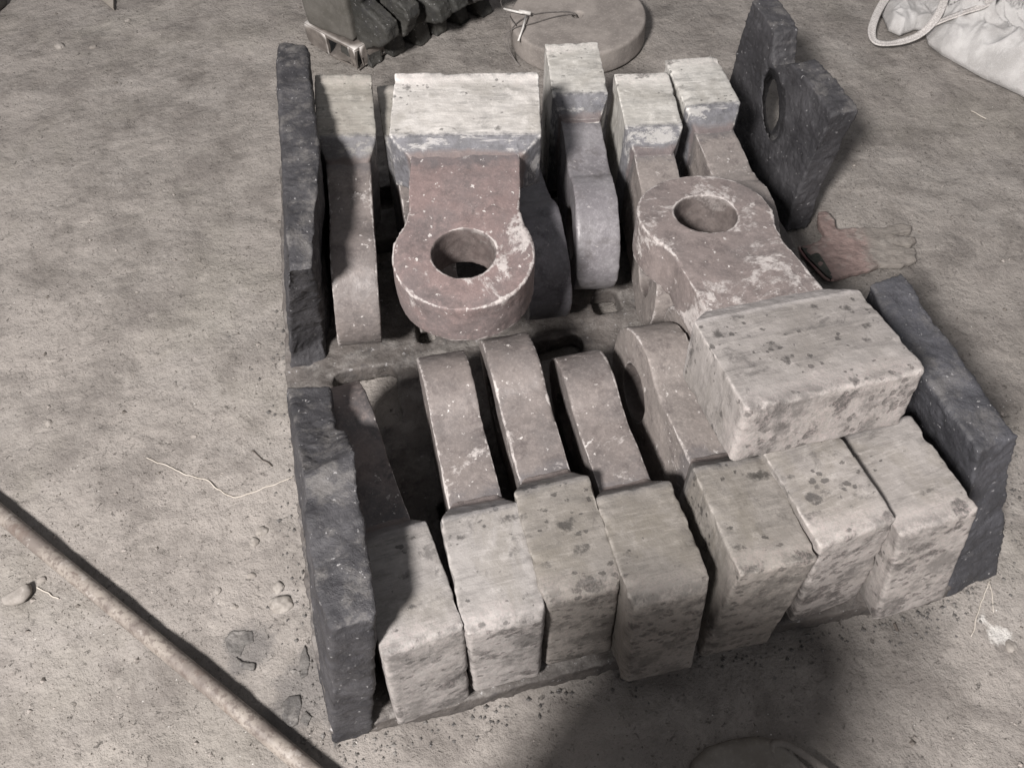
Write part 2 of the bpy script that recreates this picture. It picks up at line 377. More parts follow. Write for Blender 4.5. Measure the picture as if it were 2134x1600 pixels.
H_flat = mat_head('pale_flat_head', .75, (.50, .48, .455), (.40, .38, .355), ns=1.0, shc=(.185, .145, .135))
H_spot = mat_head('spotted_steel_head', 1.15, (.285, .268, .255), (.205, .19, .178))
H_warm = mat_head('warm_spotted_head', 1.1, (.285, .265, .25), (.21, .194, .18), ns=.3)
H_neck = mat_head('white_necked_head', 1.2, (.285, .264, .25), (.215, .198, .183), (.30, .28, .27), (.40, .37, .355), .9)
H_dim = mat_head('grey_steel_head', 1.0, (.225, .208, .19), (.165, .15, .132), ns=.4)
H_mid = mat_head('middling_steel_head', .5, (.33, .315, .285), (.27, .25, .222), ns=.9)
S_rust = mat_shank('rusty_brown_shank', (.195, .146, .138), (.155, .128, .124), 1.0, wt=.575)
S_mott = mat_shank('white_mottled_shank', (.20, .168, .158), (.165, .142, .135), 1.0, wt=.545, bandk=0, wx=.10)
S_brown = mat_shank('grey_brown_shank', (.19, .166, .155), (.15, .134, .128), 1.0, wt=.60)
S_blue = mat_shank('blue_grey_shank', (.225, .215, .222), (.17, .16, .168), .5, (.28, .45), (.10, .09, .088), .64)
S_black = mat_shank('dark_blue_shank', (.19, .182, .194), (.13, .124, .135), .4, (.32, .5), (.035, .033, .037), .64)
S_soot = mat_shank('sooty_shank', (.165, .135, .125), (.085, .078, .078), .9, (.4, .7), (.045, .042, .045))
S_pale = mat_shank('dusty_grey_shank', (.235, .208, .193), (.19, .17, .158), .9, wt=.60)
HAM = [
 ('A', H_flat, S_rust, 2, 'flat hammer with big round eye and widest pale head, on top of the rear row', 'hammers lying flat on the others'),
 ('B', H_neck, S_mott, 3, 'angled flat hammer on the right, large spotted head toward the camera, round eye behind', 'hammers lying flat on the others'),
 ('T1', H_mid, S_brown, 2, 'hammer on edge beside the rear left wall, its pale head half shaded', None),
 ('T2', H_mid, S_brown, 3, 'hammer mostly hidden below the flat pale headed one, only its left edge showing', None),
 ('T3', S_black, S_black, 9, 'dark blue hammer with rounded eye, just right of the flat round eyed one', None),
 ('T4', H_pale, S_blue, 9, 'pale headed hammer right before the grey disc, with smooth blue grey eye', None),
 ('T5', H_pale, S_pale, 3, 'pale headed hammer whose shank runs under the eye of the angled flat one', None),
 ('T6', H_pale, S_pale, 3, 'rightmost rear hammer, pale head next to the slotted dark wall', None),
 ('L1', H_spot, S_soot, 3, "leftmost front hammer, sooty shank and head half in the dark wall's shadow", None),
 ('L2', H_spot, S_brown, 3, 'front hammer with straight grey brown shank, second from the dark left wall', None),
 ('L3', H_dim, S_brown, 6, 'front hammer with rounded eye reaching farthest back, third from the left wall', None),
 ('L4', H_dim, S_brown, 6, 'front hammer with shaded end face jutting lowest over the floor, fourth from left', None),
 ('L5', H_dim, S_pale, 5, 'front hammer whose dark eye hole shows on its left side', None),
 ('L6', H_warm, S_pale, 3, 'front hammer head with pitted end, between the eye holed one and the rightmost', None),
 ('L7', H_warm, S_pale, 3, 'rightmost front hammer head, beside the long dark right wall', None)]
for i, (k, mh, ms, sm, lab, grp) in enumerate(HAM):
    loc, r = POSES[k]
    mw = Matrix([[*r[0], loc[0]], [*r[1], loc[1]], [*r[2], loc[2]], [0, 0, 0, 1]])
    root = empty('crusher_hammer', mw)
    tag(root, lab, 'hammer', grp or ('hammers standing on edge in the front row' if k[0] == 'L' else 'hammers standing on edge in the rear row'))
    link('head', head_mesh(i+1, 4 if k in ('L3', 'L4', 'L5') else 2, .016 if k in ('L2', 'L3', 'L4') else .006), mh, root)
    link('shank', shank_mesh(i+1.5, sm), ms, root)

# ------------------------------------------------------------------ furnace basket
MB1 = mat_basket('burnt_black_casting', (.031, .030, .033), (.064, .062, .066), .40); MB2 = mat_basket('dusty_base_casting', (.085, .076, .070), (.135, .12, .11), .6)
MB3 = mat_basket('slate_casting', (.040, .040, .045), (.072, .072, .081), .28)
basket = empty('furnace_basket', Matrix.Translation((.1, 1.2, 0)))
tag(basket, 'broken black cast furnace basket with slotted base and burnt side walls, holding the hammers', 'basket')
def bpart(name, me, mat, label=None):
    me.transform(Matrix.Translation((-.1, -1.2, 0)))
    o = link(name, me, mat, basket)
    if label: o['label'] = label
    return o
base_poly = [tuple(P(u, v, .0)[:2]) for u, v in ((705, 1545), (830, 1514), (1140, 1436), (1300, 1392), (1460, 1352), (1640, 1318), (1830, 1285), (1958, 1255))]+[(.80, .60), (.79, 1.0), (.70, 1.62), (.62, 2.06), (-.60, 1.99), (-.60, 1.88), (-.555, 1.5), (-.512, 1.19), (-.445, .80), (-.395, .555)]
def base_mesh():
    bm = bmesh.new(); prism(bm, base_poly, .006, .058); me = bm_mesh(bm, False)
    bo = bpy.data.objects.new('tmpb', me); scn.collection.objects.link(bo)
    bm = bmesh.new()
    def slot(cx, cy, a, b, rot=.16):
        c, s = math.cos(rot), math.sin(rot)
        poly = []
        for k in range(24):
            t = 2*math.pi*k/24; x = math.copysign(abs(math.cos(t))**.35, math.cos(t))*a; y = math.copysign(abs(math.sin(t))**.35, math.sin(t))*b
            poly.append((cx+c*x-s*y, cy+s*x+c*y))
        prism(bm, poly, -.1, .2)
    p = P(760, 828, .058); slot(p.x+.005, p.y, .073, .085)
    for u, v, a, b in ((1163, 722, .056, .028), (1263, 628, .034, .035), (885, 690, .02, .03)):
        p = P(u, v, .058); slot(p.x, p.y, a, b)
    for yy in (.62, .8, 1.55, 1.75):
        for xx in (-.3, -.1, .12, .33, .52): slot(xx, yy, .06, .04)
    cu = bpy.data.objects.new('tmpc', bm_mesh(bm, False)); scn.collection.objects.link(cu)
    md = bo.modifiers.new('b', 'BOOLEAN'); md.operation = 'DIFFERENCE'; md.object = cu; md.solver = 'EXACT'
    dg = bpy.context.evaluated_depsgraph_get(); dg.update()
    r = bpy.data.meshes.new_from_object(bo.evaluated_get(dg), depsgraph=dg)
    bpy.data.objects.remove(bo); bpy.data.objects.remove(cu)
    return crumble(cast(r, .0055, 2, [(9, .004), (28, .003)], 31), 31, .8)
bpart('base_grate', base_mesh(), MB2)
def wall(lo, hi, seed, vox=.0045, sm=1, amps=((8, .006), (24, .003))):
    bm = bmesh.new(); loft(bm, lo, hi); tri(bm); return apply_mods(crumble(cast(bm_mesh(bm), vox, sm, amps, seed), seed), [('SMOOTH', dict(factor=.35, iterations=1))])
# front left wall: top outline (z .42) above a wider foot
ft = [(600, 810), (612, 886), (630, 995), (641, 1117), (655, 1219), (690, 1312), (781, 1290), (783, 1269), (777, 1212), (759, 1117), (750, 1040), (742, 975), (738, 935), (724, 897), (700, 893), (688, 802)]
hi = [P(u, v, .37 if v < 880 else .40 if v < 900 else .47) for u, v in ft]
fl = [(-.470, .935), (-.455, .87), (-.437, .78), (-.418, .68), (-.395, .56), (-.352, .384), (-.283, .396), (-.29, .42), (-.30, .47), (-.315, .56), (-.33, .64), (-.34, .70), (-.35, .76), (-.36, .81), (-.37, .85), (-.39, .925)]
lo = [Vector((x, y, .02)) for x, y in fl]
bpart('side_wall', wall(lo, hi, 41), MB1, 'front left wall, rough and flaking, with broken top edge')
# rear left wall
rt = [(583, 92, .49), (583, 180, .49), (584, 260, .49), (587, 330, .49), (591, 400, .48), (594, 480, .48), (598, 570, .46), (602, 660, .25), (606, 750, .09),
      (672, 700, .12), (658, 620, .30), (651, 560, .46), (651, 497, .48), (663, 404, .48), (668, 332, .49), (665, 297, .49), (654, 235, .49), (646, 150, .49), (638, 93, .49)]
fb = [(-.612, 2.0), (-.60, 1.88), (-.585, 1.76), (-.57, 1.66), (-.556, 1.56), (-.545, 1.48), (-.533, 1.38), (-.52, 1.28), (-.51, 1.20),
      (-.42, 1.20), (-.425, 1.26), (-.43, 1.33), (-.435, 1.42), (-.44, 1.5), (-.45, 1.58), (-.46, 1.66), (-.475, 1.76), (-.49, 1.88), (-.50, 1.99)]
lt, rr_ = rt[:9], rt[9:][::-1]; rr_ = [rr_[0], rr_[1], rr_[2], rr_[3], rr_[4], rr_[5], rr_[7], rr_[8], rr_[9]]; lb, rb = fb[:9], fb[9:][::-1]
rb = [rb[0], rb[1], rb[2], rb[3], rb[4], rb[5], rb[7], rb[8], rb[9]]
bm = bmesh.new(); secs = []
for k in range(9):
    secs.append([bm.verts.new(q) for q in (P(*lt[k]), P(*rr_[k]), Vector((*rb[k], .02)), Vector((*lb[k], .02)))])
for p, q in zip(secs, secs[1:]):
    for k in range(4): bm.faces.new((p[k], p[(k+1) % 4], q[(k+1) % 4], q[k]))
bm.faces.new(secs[0]); bm.faces.new(secs[-1][::-1]); tri(bm)
bpart('side_wall', apply_mods(crumble(cast(bm_mesh(bm), .0045, 1, [(8, .006), (24, .003)], 43), 43), [('SMOOTH', dict(factor=.35, iterations=1))]), MB1, 'rear left wall, dark slab running down to the base')
# long right wall
ro = [(1880, 562), (1935, 640), (2000, 740), (2060, 830), (2122, 905)]; ri = [(2040, 942), (1975, 850), (1915, 770), (1860, 690), (1812, 592)]
hi = [P(u, v, .40) for u, v in ro+ri]
lo = [Vector((x, y, .02)) for x, y in [(.80, 1.06), (.83, .95), (.862, .84), (.89, .73), (.912, .625), (.80, .585), (.785, .70), (.765, .80), (.745, .90), (.72, 1.03)]]
bpart('side_wall', wall(lo, hi, 47), MB3, 'long right wall with slate blue broken end')
# slotted wall at the rear right: outline in its own plane (s along, z up), leaning outwards
def slotted():
    near = Vector((.755, 1.605, 0)); far = Vector((.655, 2.03, 0)); ax = (far-near).normalized(); tn = Vector((ax.y, -ax.x, 0))
    L = (far-near).length
    out = [(-.01, .0), (.0, .12), (.0, .24), (-.005, .355), (.06, .36), (.13, .362), (.20, .355), (.235, .33), (.262, .305), (.285, .335), (.30, .375), (.37, .385), (L+.005, .385), (L+.0, .2), (L-.02, 0)]
    def onplane(u, v, t):                       # where the slot shows daylight, on the plane at depth t
        d = P(u, v, 0)-Vector((0, 0, CAM_H)); o = Vector((0, 0, CAM_H)); nrm = (tn-Vector((0, 0, .10))).normalized(); p0 = near+tn*t
        q = o+d*((p0-o).dot(nrm)/d.dot(nrm)); return ((q-near).dot(ax), q.z)
    slit = [(1612, 162), (1602, 182), (1598, 215), (1598, 250), (1606, 272), (1616, 262), (1624, 225), (1625, 195), (1619, 170)]
    ho = [onplane(u, v, .038) for u, v in slit]; hi_ = [onplane(u, v, -.03) for u, v in slit]
    mx = (sum(q[0] for q in hi_)/9, sum(q[1] for q in hi_)/9)
    hi_ = [(mx[0]+(q[0]-mx[0])*1.9, mx[1]+(q[1]-mx[1])*1.35) for q in hi_]
    bm = bmesh.new(); loops = []
    for t, hole in ((-.03, hi_), (.038, ho)):
        def W3(s, z): return near+ax*s+tn*(t+.10*z)+Vector((0, 0, z))
        vo = [bm.verts.new(W3(*q)) for q in out]; vi = [bm.verts.new(W3(*q)) for q in hole]
        es = [bm.edges.new((vo[i], vo[(i+1) % len(vo)])) for i in range(len(vo))]+[bm.edges.new((vi[i], vi[(i+1) % len(vi)])) for i in range(len(vi))]
        bmesh.ops.triangle_fill(bm, use_beauty=True, use_dissolve=False, edges=es); loops.append((vo, vi))
    for a, b in ((loops[0][0], loops[1][0]), (loops[0][1], loops[1][1])):
        for i in range(len(a)): bm.faces.new((a[i], a[(i+1) % len(a)], b[(i+1) % len(a)], b[i]))
    return apply_mods(crumble(cast(bm_mesh(bm), .0045, 1, [(8, .006), (24, .003)], 53), 53), [('SMOOTH', dict(factor=.35, iterations=1))])
bpart('slotted_wall', slotted(), MB1, 'rear right wall piece with a slot burnt through and a notched top')

# ------------------------------------------------------------------ thick disc with wire
def disc():
    c = Vector((.2732, 2.515, 0)); Rd = .2152; h = .0806
    root = empty('thick_disc', Matrix.Translation(c)); tag(root, 'thick dusty grey brown disc with small centre hole, lying behind the pale hammer heads', 'disc')
    bm = bmesh.new(); n = 72
    prof = [(.017, .002), (Rd-.004, .002), (Rd, .008), (Rd, h-.006), (Rd-.005, h), (.020, h), (.017, h-.005)]
    rings = [[bm.verts.new((r*math.cos(2*math.pi*k/n), r*math.sin(2*math.pi*k/n), z)) for k in range(n)] for r, z in prof]
    for a, b in zip(rings, rings[1:]+rings[:1]):
        for k in range(n): bm.faces.new((a[k], a[(k+1) % n], b[(k+1) % n], b[k]))
    me = cast(bm_mesh(bm), .004, 2, [(8, .002), (30, .0008)], 61)
    link('disc_body', me, mat_simple('dusty_disc', (.20, .18, .165), (.29, .262, .24), 11, .85, .6, .003, .15, 150), root)
    wm = mat_simple('dull_wire', (.10, .09, .085), (.17, .155, .145), 30, .5, .2, .0005)
    for i, (dy, sag) in enumerate(((.012, .0), (-.018, .01))):
        bm = bmesh.new()
        pts = spline([(0, 0, h-.03), (-.012, dy*.3, h+.004), (-.08, dy, h+.006), (-.15, dy*1.6-.02, h+.007), (-.195, -.04-sag*2, h+.006), (-.222-sag, -.075, h-.01), (-.222-sag, -.10, h-.04), (-.205, -.13, .015), (-.19, -.14, .004)], 6)
        tube(bm, pts, .0016, 6); link('wire', bm_mesh(bm), wm, root)
    bm = bmesh.new(); tube(bm, spline([(-.20, -.06, h+.012), (-.24, .06, h+.02), (-.20, .15, h+.01), (-.16, .19, h+.004)], 6), .0018, 6); link('wire', bm_mesh(bm), wm, root)
    wt = mat_simple('pale_tie', (.55, .53, .50), (.66, .64, .61), 30, .5, .2, .0005)
    def loc(u, v, z): return P(u, v, z)-c
    bm = bmesh.new(); tube(bm, [loc(1050, 19, .10), loc(1085, 27, .10), loc(1104, 28, .10)], .0035, 8); tube(bm, [loc(1082, 24, .101), loc(1106, 29, .101)], .006, 8); link('tie', bm_mesh(bm), wt, root)
    bm = bmesh.new(); tube(bm, [loc(1096, 34, .10), loc(1090, 58, .095), loc(1080, 86, .08)], .003, 8); link('tie', bm_mesh(bm), wt, root)
disc()

# ------------------------------------------------------------------ dark jagged castings stacked behind, left
MD = mat_basket('dark_green_casting', (.032, .032, .029), (.062, .06, .054), .08)
MDg = mat_simple('grey_block', (.085, .08, .07), (.115, .108, .097), 12, .6, .4, .003, .4)
def jag(i, p0, ang, hgt, depth, th, mat, lab):
    root_loc = Vector(p0); rnd = random.Random(i*11+3)
    left = [(0, 0)]; z = 0; pts = []
    prof = [(0, 0), (depth*.60, 0), (depth*.5, hgt*.16), (depth*.8, hgt*.24), (depth*1.0, hgt*.34), (depth*.92, hgt*.44), (depth*.6, hgt*.50), (depth*.66, hgt*.64), (depth*.95, hgt*.72), (depth*.98, hgt*.9), (depth*.7, hgt), (0, hgt)]
    prof = [(x+rnd.uniform(-.012, .012) if 0 < x else x, zz+(rnd.uniform(-.015, .015) if 0 < zz < hgt else 0)) for x, zz in prof]
    bm = bmesh.new()
    a = [bm.verts.new((x, -th/2, z)) for x, z in prof]; b = [bm.verts.new((x, th/2, z)) for x, z in prof]
    bm.faces.new(a); bm.faces.new(b[::-1]); n = len(prof)
    for k in range(n): bm.faces.new((a[k], a[(k+1) % n], b[(k+1) % n], b[k]))
    tri(bm)
    me = crumble(cast(bm_mesh(bm), .005, 1, [(9, .006), (25, .003)], 70+i), i+9, .8)
    o = link('jagged_casting', me, mat); o.location = root_loc; o.rotation_euler = (0, 0, ang)
    tag(o, lab, 'casting', 'dark castings standing behind the basket')
dr = (Vector((-.02, 2.70, 0))-Vector((-.43, 2.375, 0))).normalized(); rows = 6
jl = ['dark jagged casting nearest the steel channel, front of the standing row', 'second dark casting of the standing row, with a chipped lobe',
      'dark casting with bright scratches on its lobe, mid row behind the basket', 'dark casting with hooked lower edge, mid row behind the basket', 'dark casting next to last in the row, before the farthest one', 'farthest dark casting of the row, nearest the grey disc']
for i in range(rows):
    p = P(775, 140).lerp(P(1000, 34), i/5)+Vector((-.085, .10, 0))
    jag(i, p, -math.pi/4+.12+random.uniform(-.1, .1), (.40, .46, .38, .43, .40, .42)[i], .24, .058, MD, jl[i])
def boxm(p, size, rz, name, mat, seed, lab, cat, vox=.006, amps=((8, .004), (30, .0015)), grp=None):
    bm = bmesh.new(); bmesh.ops.create_cube(bm, size=1)
    for v in bm.verts: v.co = Vector((v.co.x*size[0], v.co.y*size[1], (v.co.z+.5)*size[2]))
    me = cast(bm_mesh(bm), vox, 2, amps, seed)
    o = link(name, me, mat); o.location = p; o.rotation_euler = (0, 0, rz); tag(o, lab, cat, grp); return o
bl, br = P(641, 50, .088), P(736, 88, .088); bd = (br-bl); brz = math.atan2(bd.y, bd.x); bn = Vector((-bd.y, bd.x, 0)).normalized()
boxm((bl+br)/2+bn*.10, (bd.length, .20, .42), brz, 'steel_block', MDg, 81, 'tall grey steel block standing on the bent steel channel at the back', 'block')
def channel():
    cl, cr = P(648, 96), P(746, 150); cd = cr-cl; root = empty('steel_channel', Matrix.Translation((cl+cr)/2+Vector((-cd.y, cd.x, 0)).normalized()*.06) @ Matrix.Rotation(math.atan2(cd.y, cd.x), 4, 'Z'))
    tag(root, 'bent bare steel channel with an open end under the grey block', 'channel')
    bm = bmesh.new(); L, Wd, h, t = cd.length+.01, .12, .08, .008
    def bx(x0, x1, y0, y1, z0, z1):
        vs = [bm.verts.new((x, y, z)) for z in (z0, z1) for x, y in ((x0, y0), (x1, y0), (x1, y1), (x0, y1))]
        for f in ((0, 3, 2, 1), (4, 5, 6, 7), (0, 1, 5, 4), (1, 2, 6, 5), (2, 3, 7, 6), (3, 0, 4, 7)): bm.faces.new([vs[i] for i in f])
    bx(-L/2, L/2, -Wd/2, Wd/2, h-t, h)
    bx(-L/2, L/2, -Wd/2, Wd/2, .003, .003+t)
    bx(-L/2, -L/2+.10, -Wd/2-.002, -Wd/2+t, .0055, h-.003); bx(L/2-.03, L/2-.002, -Wd/2-.002, -Wd/2+t, .0055, h-.003)
    bx(-L/2+.002, L/2-.004, Wd/2-t, Wd/2+.002, .0055, h-.003); bx(L/2-t, L/2+.002, -Wd/2+.02, Wd/2-.02, .0055, h-.003)
    me = apply_mods(bm_mesh(bm, False), [('SUBSURF', dict(levels=3, subdivision_type='SIMPLE'))]); rough_up(me, [(9, .010), (30, .003)], 5)
    m = N('scraped_steel', .38, .6); v = m.coords(); n1 = m.noise(v, 16, 6, .7)
    c = m.mix(m.ramp(n1, .4, .6), (.12, .105, .095), (.19, .168, .15)); c = m.mix(m.ramp(m.point(), .54, .6, 0, .8), c, (.6, .57, .54))
    me.materials.clear(); o = link('channel_body', me, m.done(c, m.bump(n1, .5, .003)), root)
channel()

# ------------------------------------------------------------------ white sack
MS = mat_simple('woven_white_sack', (.46, .445, .432), (.66, .645, .63), 9, .6, .9, .012, .35, 400)
def cloth_blob(outline, h, seed, fold=1.0, res=90, zb=.003):
    """crumpled cloth mound: rings shrink from the outline to the middle"""
    n = len(outline); c = sum(outline, Vector())/n; per = []
    for i in range(n):
        a, b = outline[i], outline[(i+1) % n]; k = max(2, int((b-a).length/.006))
        per += [a.lerp(b, t/k) for t in range(k)]
    wdt = min((p-c).length for p in per); off = Vector((seed, seed*2.1, 0)); bm = bmesh.new(); rings = []; nr = res//2
    for j in range(nr+1):
        f = (j/nr)**1.15; ring = []
        for p in per:
            q = p.lerp(c, f*.985); q = q+Vector((mn.noise(q*14+off), mn.noise(q*14+off*2), 0))*.010*min(1, f*6)
            d = (q-p).length; e = min(1, d/(h*.8)); e = math.sqrt(max(0, 1-(1-e)**2)); x = Vector((q.x, q.y, 0))
            warp = Vector((mn.noise(x*4+off), mn.noise(x*4+off*2), 0))*.14
            r = 1-math.sqrt(abs(mn.noise((x+warp)*7+off)))*1.7; r2 = 1-math.sqrt(abs(mn.noise((x+warp*1.6)*15+off)))*1.6; r3 = 1-abs(mn.noise((x+warp)*34+off))*2
            z = h*e*(.55+.45*mn.noise(x*3+off)+fold*(.20*(r-.3)+.10*(r2-.3)+.035*(r3-.4)))
            ring.append(bm.verts.new((q.x, q.y, zb+max(z, .0)+.004*e)))
        rings.append(ring)
    m_ = len(per)
    for a, b in zip(rings, rings[1:]):
        for k in range(m_): bm.faces.new((a[k], a[(k+1) % m_], b[(k+1) % m_], b[k]))
    bm.faces.new(rings[-1])
    return apply_mods(bm_mesh(bm), [('SMOOTH', dict(factor=.4, iterations=2)), ('SOLIDIFY', dict(thickness=.003, offset=0))])
sack = empty('white_sack', Matrix.Translation((1.5, 2.35, 0)))
tag(sack, 'crumpled white woven sack with strap loops in the upper right corner', 'sack')
def spart(name, me, mat):
    me.transform(Matrix.Translation((-1.5, -2.35, 0))); return link(name, me, mat, sack)
def g2(l): return [P(u, v, 0) for u, v in l]
spart('sack_body', cloth_blob(g2([(1925, 60), (1932, 95), (1960, 118), (2000, 140), (2050, 168), (2100, 190), (2150, 215), (2400, 260), (2400, -60), (2000, -60), (1960, 0)]), .15, 3.3, 2.0, 150), MS)
spart('sack_flap', cloth_blob(g2([(1835, 30), (1850, 68), (1873, 78), (1905, 66), (1935, 66), (1985, 40), (2010, -60), (1850, -60)]), .06, 8.1, 2.0, 90), MS)
def strap(pts, wd, seed):
    pts = spline(pts, 10); bm = bmesh.new(); rows = []
    for i, p in enumerate(pts):
        t = (pts[min(i+1, len(pts)-1)]-pts[max(i-1, 0)]).normalized(); s = t.cross(Vector((0, 0, 1))).normalized()
        s = (s+Vector((0, 0, .5*mn.noise(Vector((i*.08, seed, 0)))))).normalized()
        rows.append([bm.verts.new(p+s*wd*(k/4-.5)+Vector((0, 0, .0015*math.cos(k*math.pi/2)))) for k in range(5)])
    for a, b in zip(rows, rows[1:]):
        for k in range(4): bm.faces.new((a[k], a[k+1], b[k+1], b[k]))
    return apply_mods(bm_mesh(bm), [('SOLIDIFY', dict(thickness=.004, offset=0))])
def mat_strap():
    m = N('webbing', .75, .2); v = m.coords(); wv = m.noise(m.scale(v, (1, 1, 1)), 220, 3, .8)
    c = m.mix(m.ramp(wv, .42, .6), (.62, .59, .565), (.42, .395, .375)); return m.done(c, m.bump(wv, .7, .002))
MST = mat_strap()
spart('strap', strap([P(1868, -30, .05), P(1838, 10, .045), P(1820, 48, .04), P(1817, 75, .035), P(1830, 90, .03), P(1868, 90, .028), P(1915, 74, .04), P(1950, 40, .07), P(1968, 0, .09), P(1975, -40, .09)], .024, 1), MST)
spart('strap', strap([P(1915, 72, .03), P(1950, 50, .06), P(2000, 30, .10), P(2050, 12, .13), P(2090, -20, .14)], .023, 5), MST)

# ------------------------------------------------------------------ glove
def glove():
    outline = [(1667, 516), (1705, 508), (1716, 490), (1706, 468), (1703, 445), (1722, 440), (1736, 462), (1742, 482), (1775, 478), (1830, 478), (1880, 470), (1900, 474), (1898, 484), (1850, 492), (1862, 494), (1903, 498), (1908, 508), (1895, 514),
               (1852, 512), (1865, 516), (1905, 520), (1910, 532), (1860, 530), (1868, 533), (1906, 534), (1911, 548), (1880, 556), (1830, 556), (1812, 566), (1780, 572), (1737, 584), (1715, 575), (1700, 556), (1685, 538)]
    c0 = P(1780, 525, 0); root = empty('work_glove', Matrix.Translation(c0)); tag(root, 'dusty flattened work glove with pink cuff, between the slotted wall and the long right wall', 'glove')
    pts = [P(u, v, .012)-c0 for u, v in outline]; bm = bmesh.new()
    prism(bm, [(p.x, p.y) for p in pts], .004, .020); tri(bm)
    me = cast(bm_mesh(bm), .0026, 6, [(14, .004), (34, .004), (70, .002)], 91)
    m = N('dusty_glove', .9, .1); v = m.coords(False); x = m.comp(m.raw, 0); n = m.noise(v, 25, 5, .7)
    f = m.ramp(m.math('ADD', x, m.math('MULTIPLY', m.math('SUBTRACT', n, .5), .08)), .0, .05)
    c = m.mix(f, (.21, .158, .145), (.205, .186, .168)); c = m.mix(m.ramp(n, .5, .7, 0, .5), c, (.27, .25, .228))
    cr = m.noise(m.scale(v, (1, 2.6, 1)), 28, 5, .7, 1.2); c = m.mix(m.ramp(cr, .46, .34, 0, .5), c, (.09, .078, .07))
    link('glove_body', me, m.done(c, m.bump(m.math('ADD', n, cr), .8, .006)), root)
    # cuff opening: solid dark plate, the shade inside put into its colour
    op = [(1670, 516), (1692, 519), (1708, 530), (1722, 552), (1735, 575), (1733, 581), (1722, 574), (1700, 552), (1684, 536)]
    bm = bmesh.new(); prism(bm, [tuple((P(u, v, .021)-c0)[:2]) for u, v in op], .012, .0215); tri(bm)
    link('cuff_opening_shade', bm_mesh(bm, False), mat_simple('cuff_shade', (.03, .032, .028), (.07, .07, .06), 40, .9), root)
    bm = bmesh.new(); tube(bm, spline([P(u, v, .012)-c0 for u, v in ((1665, 515), (1676, 532), (1692, 550), (1708, 568), (1724, 582), (1738, 583))], 5), .004, 8)
    link('cuff_edge', bm_mesh(bm), mat_simple('pink_trim', (.36, .19, .19), (.28, .22, .195), 30, .9), root)
glove()

# ------------------------------------------------------------------ rod, top left item, scraps
bm = bmesh.new(); p0, p1 = P(-120, 970, .018), P(760, 1697, .018); rod = []
for k in range(40): rod.append(p0.lerp(p1, k/39)+Vector((.002*mn.noise(Vector((k*.13, 4, 0))), 0, .0018*mn.noise(Vector((k*.2, 0, 0))))))
tube(bm, rod, .0168, 24)
me = bm_mesh(bm)
def mat_rod():
    m = N('dusty_pipe', .5, .5); v = m.coords(); n = m.noise(v, 12, 6, .7); f = m.noise(v, 90, 4, .7)
    c = m.mix(m.ramp(n, .4, .62), (.16, .137, .122), (.27, .24, .21)); c = m.mix(m.ramp(f, .48, .62, 0, .7), c, (.10, .08, .07)); c = m.mix(m.ramp(m.noise(v, 5, 6, .75, .5), .54, .62, 0, .7), c, (.13, .10, .085)); c = m.mix(m.ramp(m.noise(v, 30, 4, .7), .6, .68, 0, .6), c, (.38, .35, .32))
    return m.done(c, m.bump(f, .4, .0015))
tag(link('steel_rod', me, mat_rod()), 'long round dusty steel rod lying on the floor at lower left', 'rod')
tl = boxm(P(-62, 40, 0), (.16, .22, .20), -.25, 'dark_block', MD, 95, 'dark block cut off by the upper left corner', 'block')
# cardboard scrap
bm = bmesh.new(); prism(bm, [tuple(P(u, v)[:2]) for u, v in ((150, -45), (238, -45), (239, 24), (205, -5))], .002, .012)
tag(link('cardboard_scrap', bm_mesh(bm, False), mat_simple('pale_card', (.30, .27, .235), (.34, .31, .27), 20, .9)), 'pale scrap of card with a sharp corner at the top edge', 'scrap')
def mound(name, px, h, mat, seed, lab, cat, grp=None, fold=.5, res=50):
    o = link(name, cloth_blob(g2(px), h, seed, fold, res), mat); tag(o, lab, cat, grp); return o
MR = mat_simple('dusty_rag', (.17, .155, .135), (.21, .195, .175), 16, .9, .3, .002, .1)
mound('dusty_cloth', [(1425, 1680), (1440, 1590), (1470, 1560), (1520, 1543), (1570, 1536), (1612, 1543), (1640, 1560), (1665, 1585), (1680, 1680)], .022, MR, 2.2, 'smooth dusty cloth bundle at the bottom edge in shadow', 'cloth', None, .2, 60)
root = tag(link('strap_loop', (lambda b: (tube(b, spline([P(1625, 1620, .012), P(1608, 1556, .016), P(1632, 1549, .02), P(1650, 1556, .02), P(1700, 1588, .014), P(1750, 1625, .01)], 8), .007, 10), tube(b, spline([P(1648, 1556, .02), P(1652, 1575, .012), P(1690, 1612, .008)], 6), .005, 8), bm_mesh(b))[2])(bmesh.new()), mat_simple('strap_rubber', (.16, .145, .13), (.22, .20, .18), 20, .8)),
   'small looped strap lying beside the dusty cloth at the bottom edge', 'strap')
MF = mat_basket('soot_flake', (.075, .07, .066), (.13, .122, .113), .9)
flakes = [([(466, 1328), (480, 1312), (525, 1312), (528, 1335), (510, 1342), (500, 1365), (478, 1360), (470, 1345)], 'lobed dark soot flake on the floor between the rod and the front left wall'),
 ([(490, 1368), (505, 1378), (530, 1382), (528, 1394), (500, 1392)], 'thin dark soot sliver just below the lobed flake'),
 ([(588, 1462), (600, 1448), (624, 1446), (628, 1470), (620, 1506), (604, 1514), (588, 1500)], 'large dark soot flake near the rod, left of the basket corner'),
 ([(622, 1500), (636, 1478), (650, 1492), (640, 1512)], 'small dark soot flake closest to the basket corner'),
 ([(622, 1372), (634, 1340), (646, 1376), (640, 1404), (626, 1412)], 'narrow dark flake against the foot of the front left wall')]
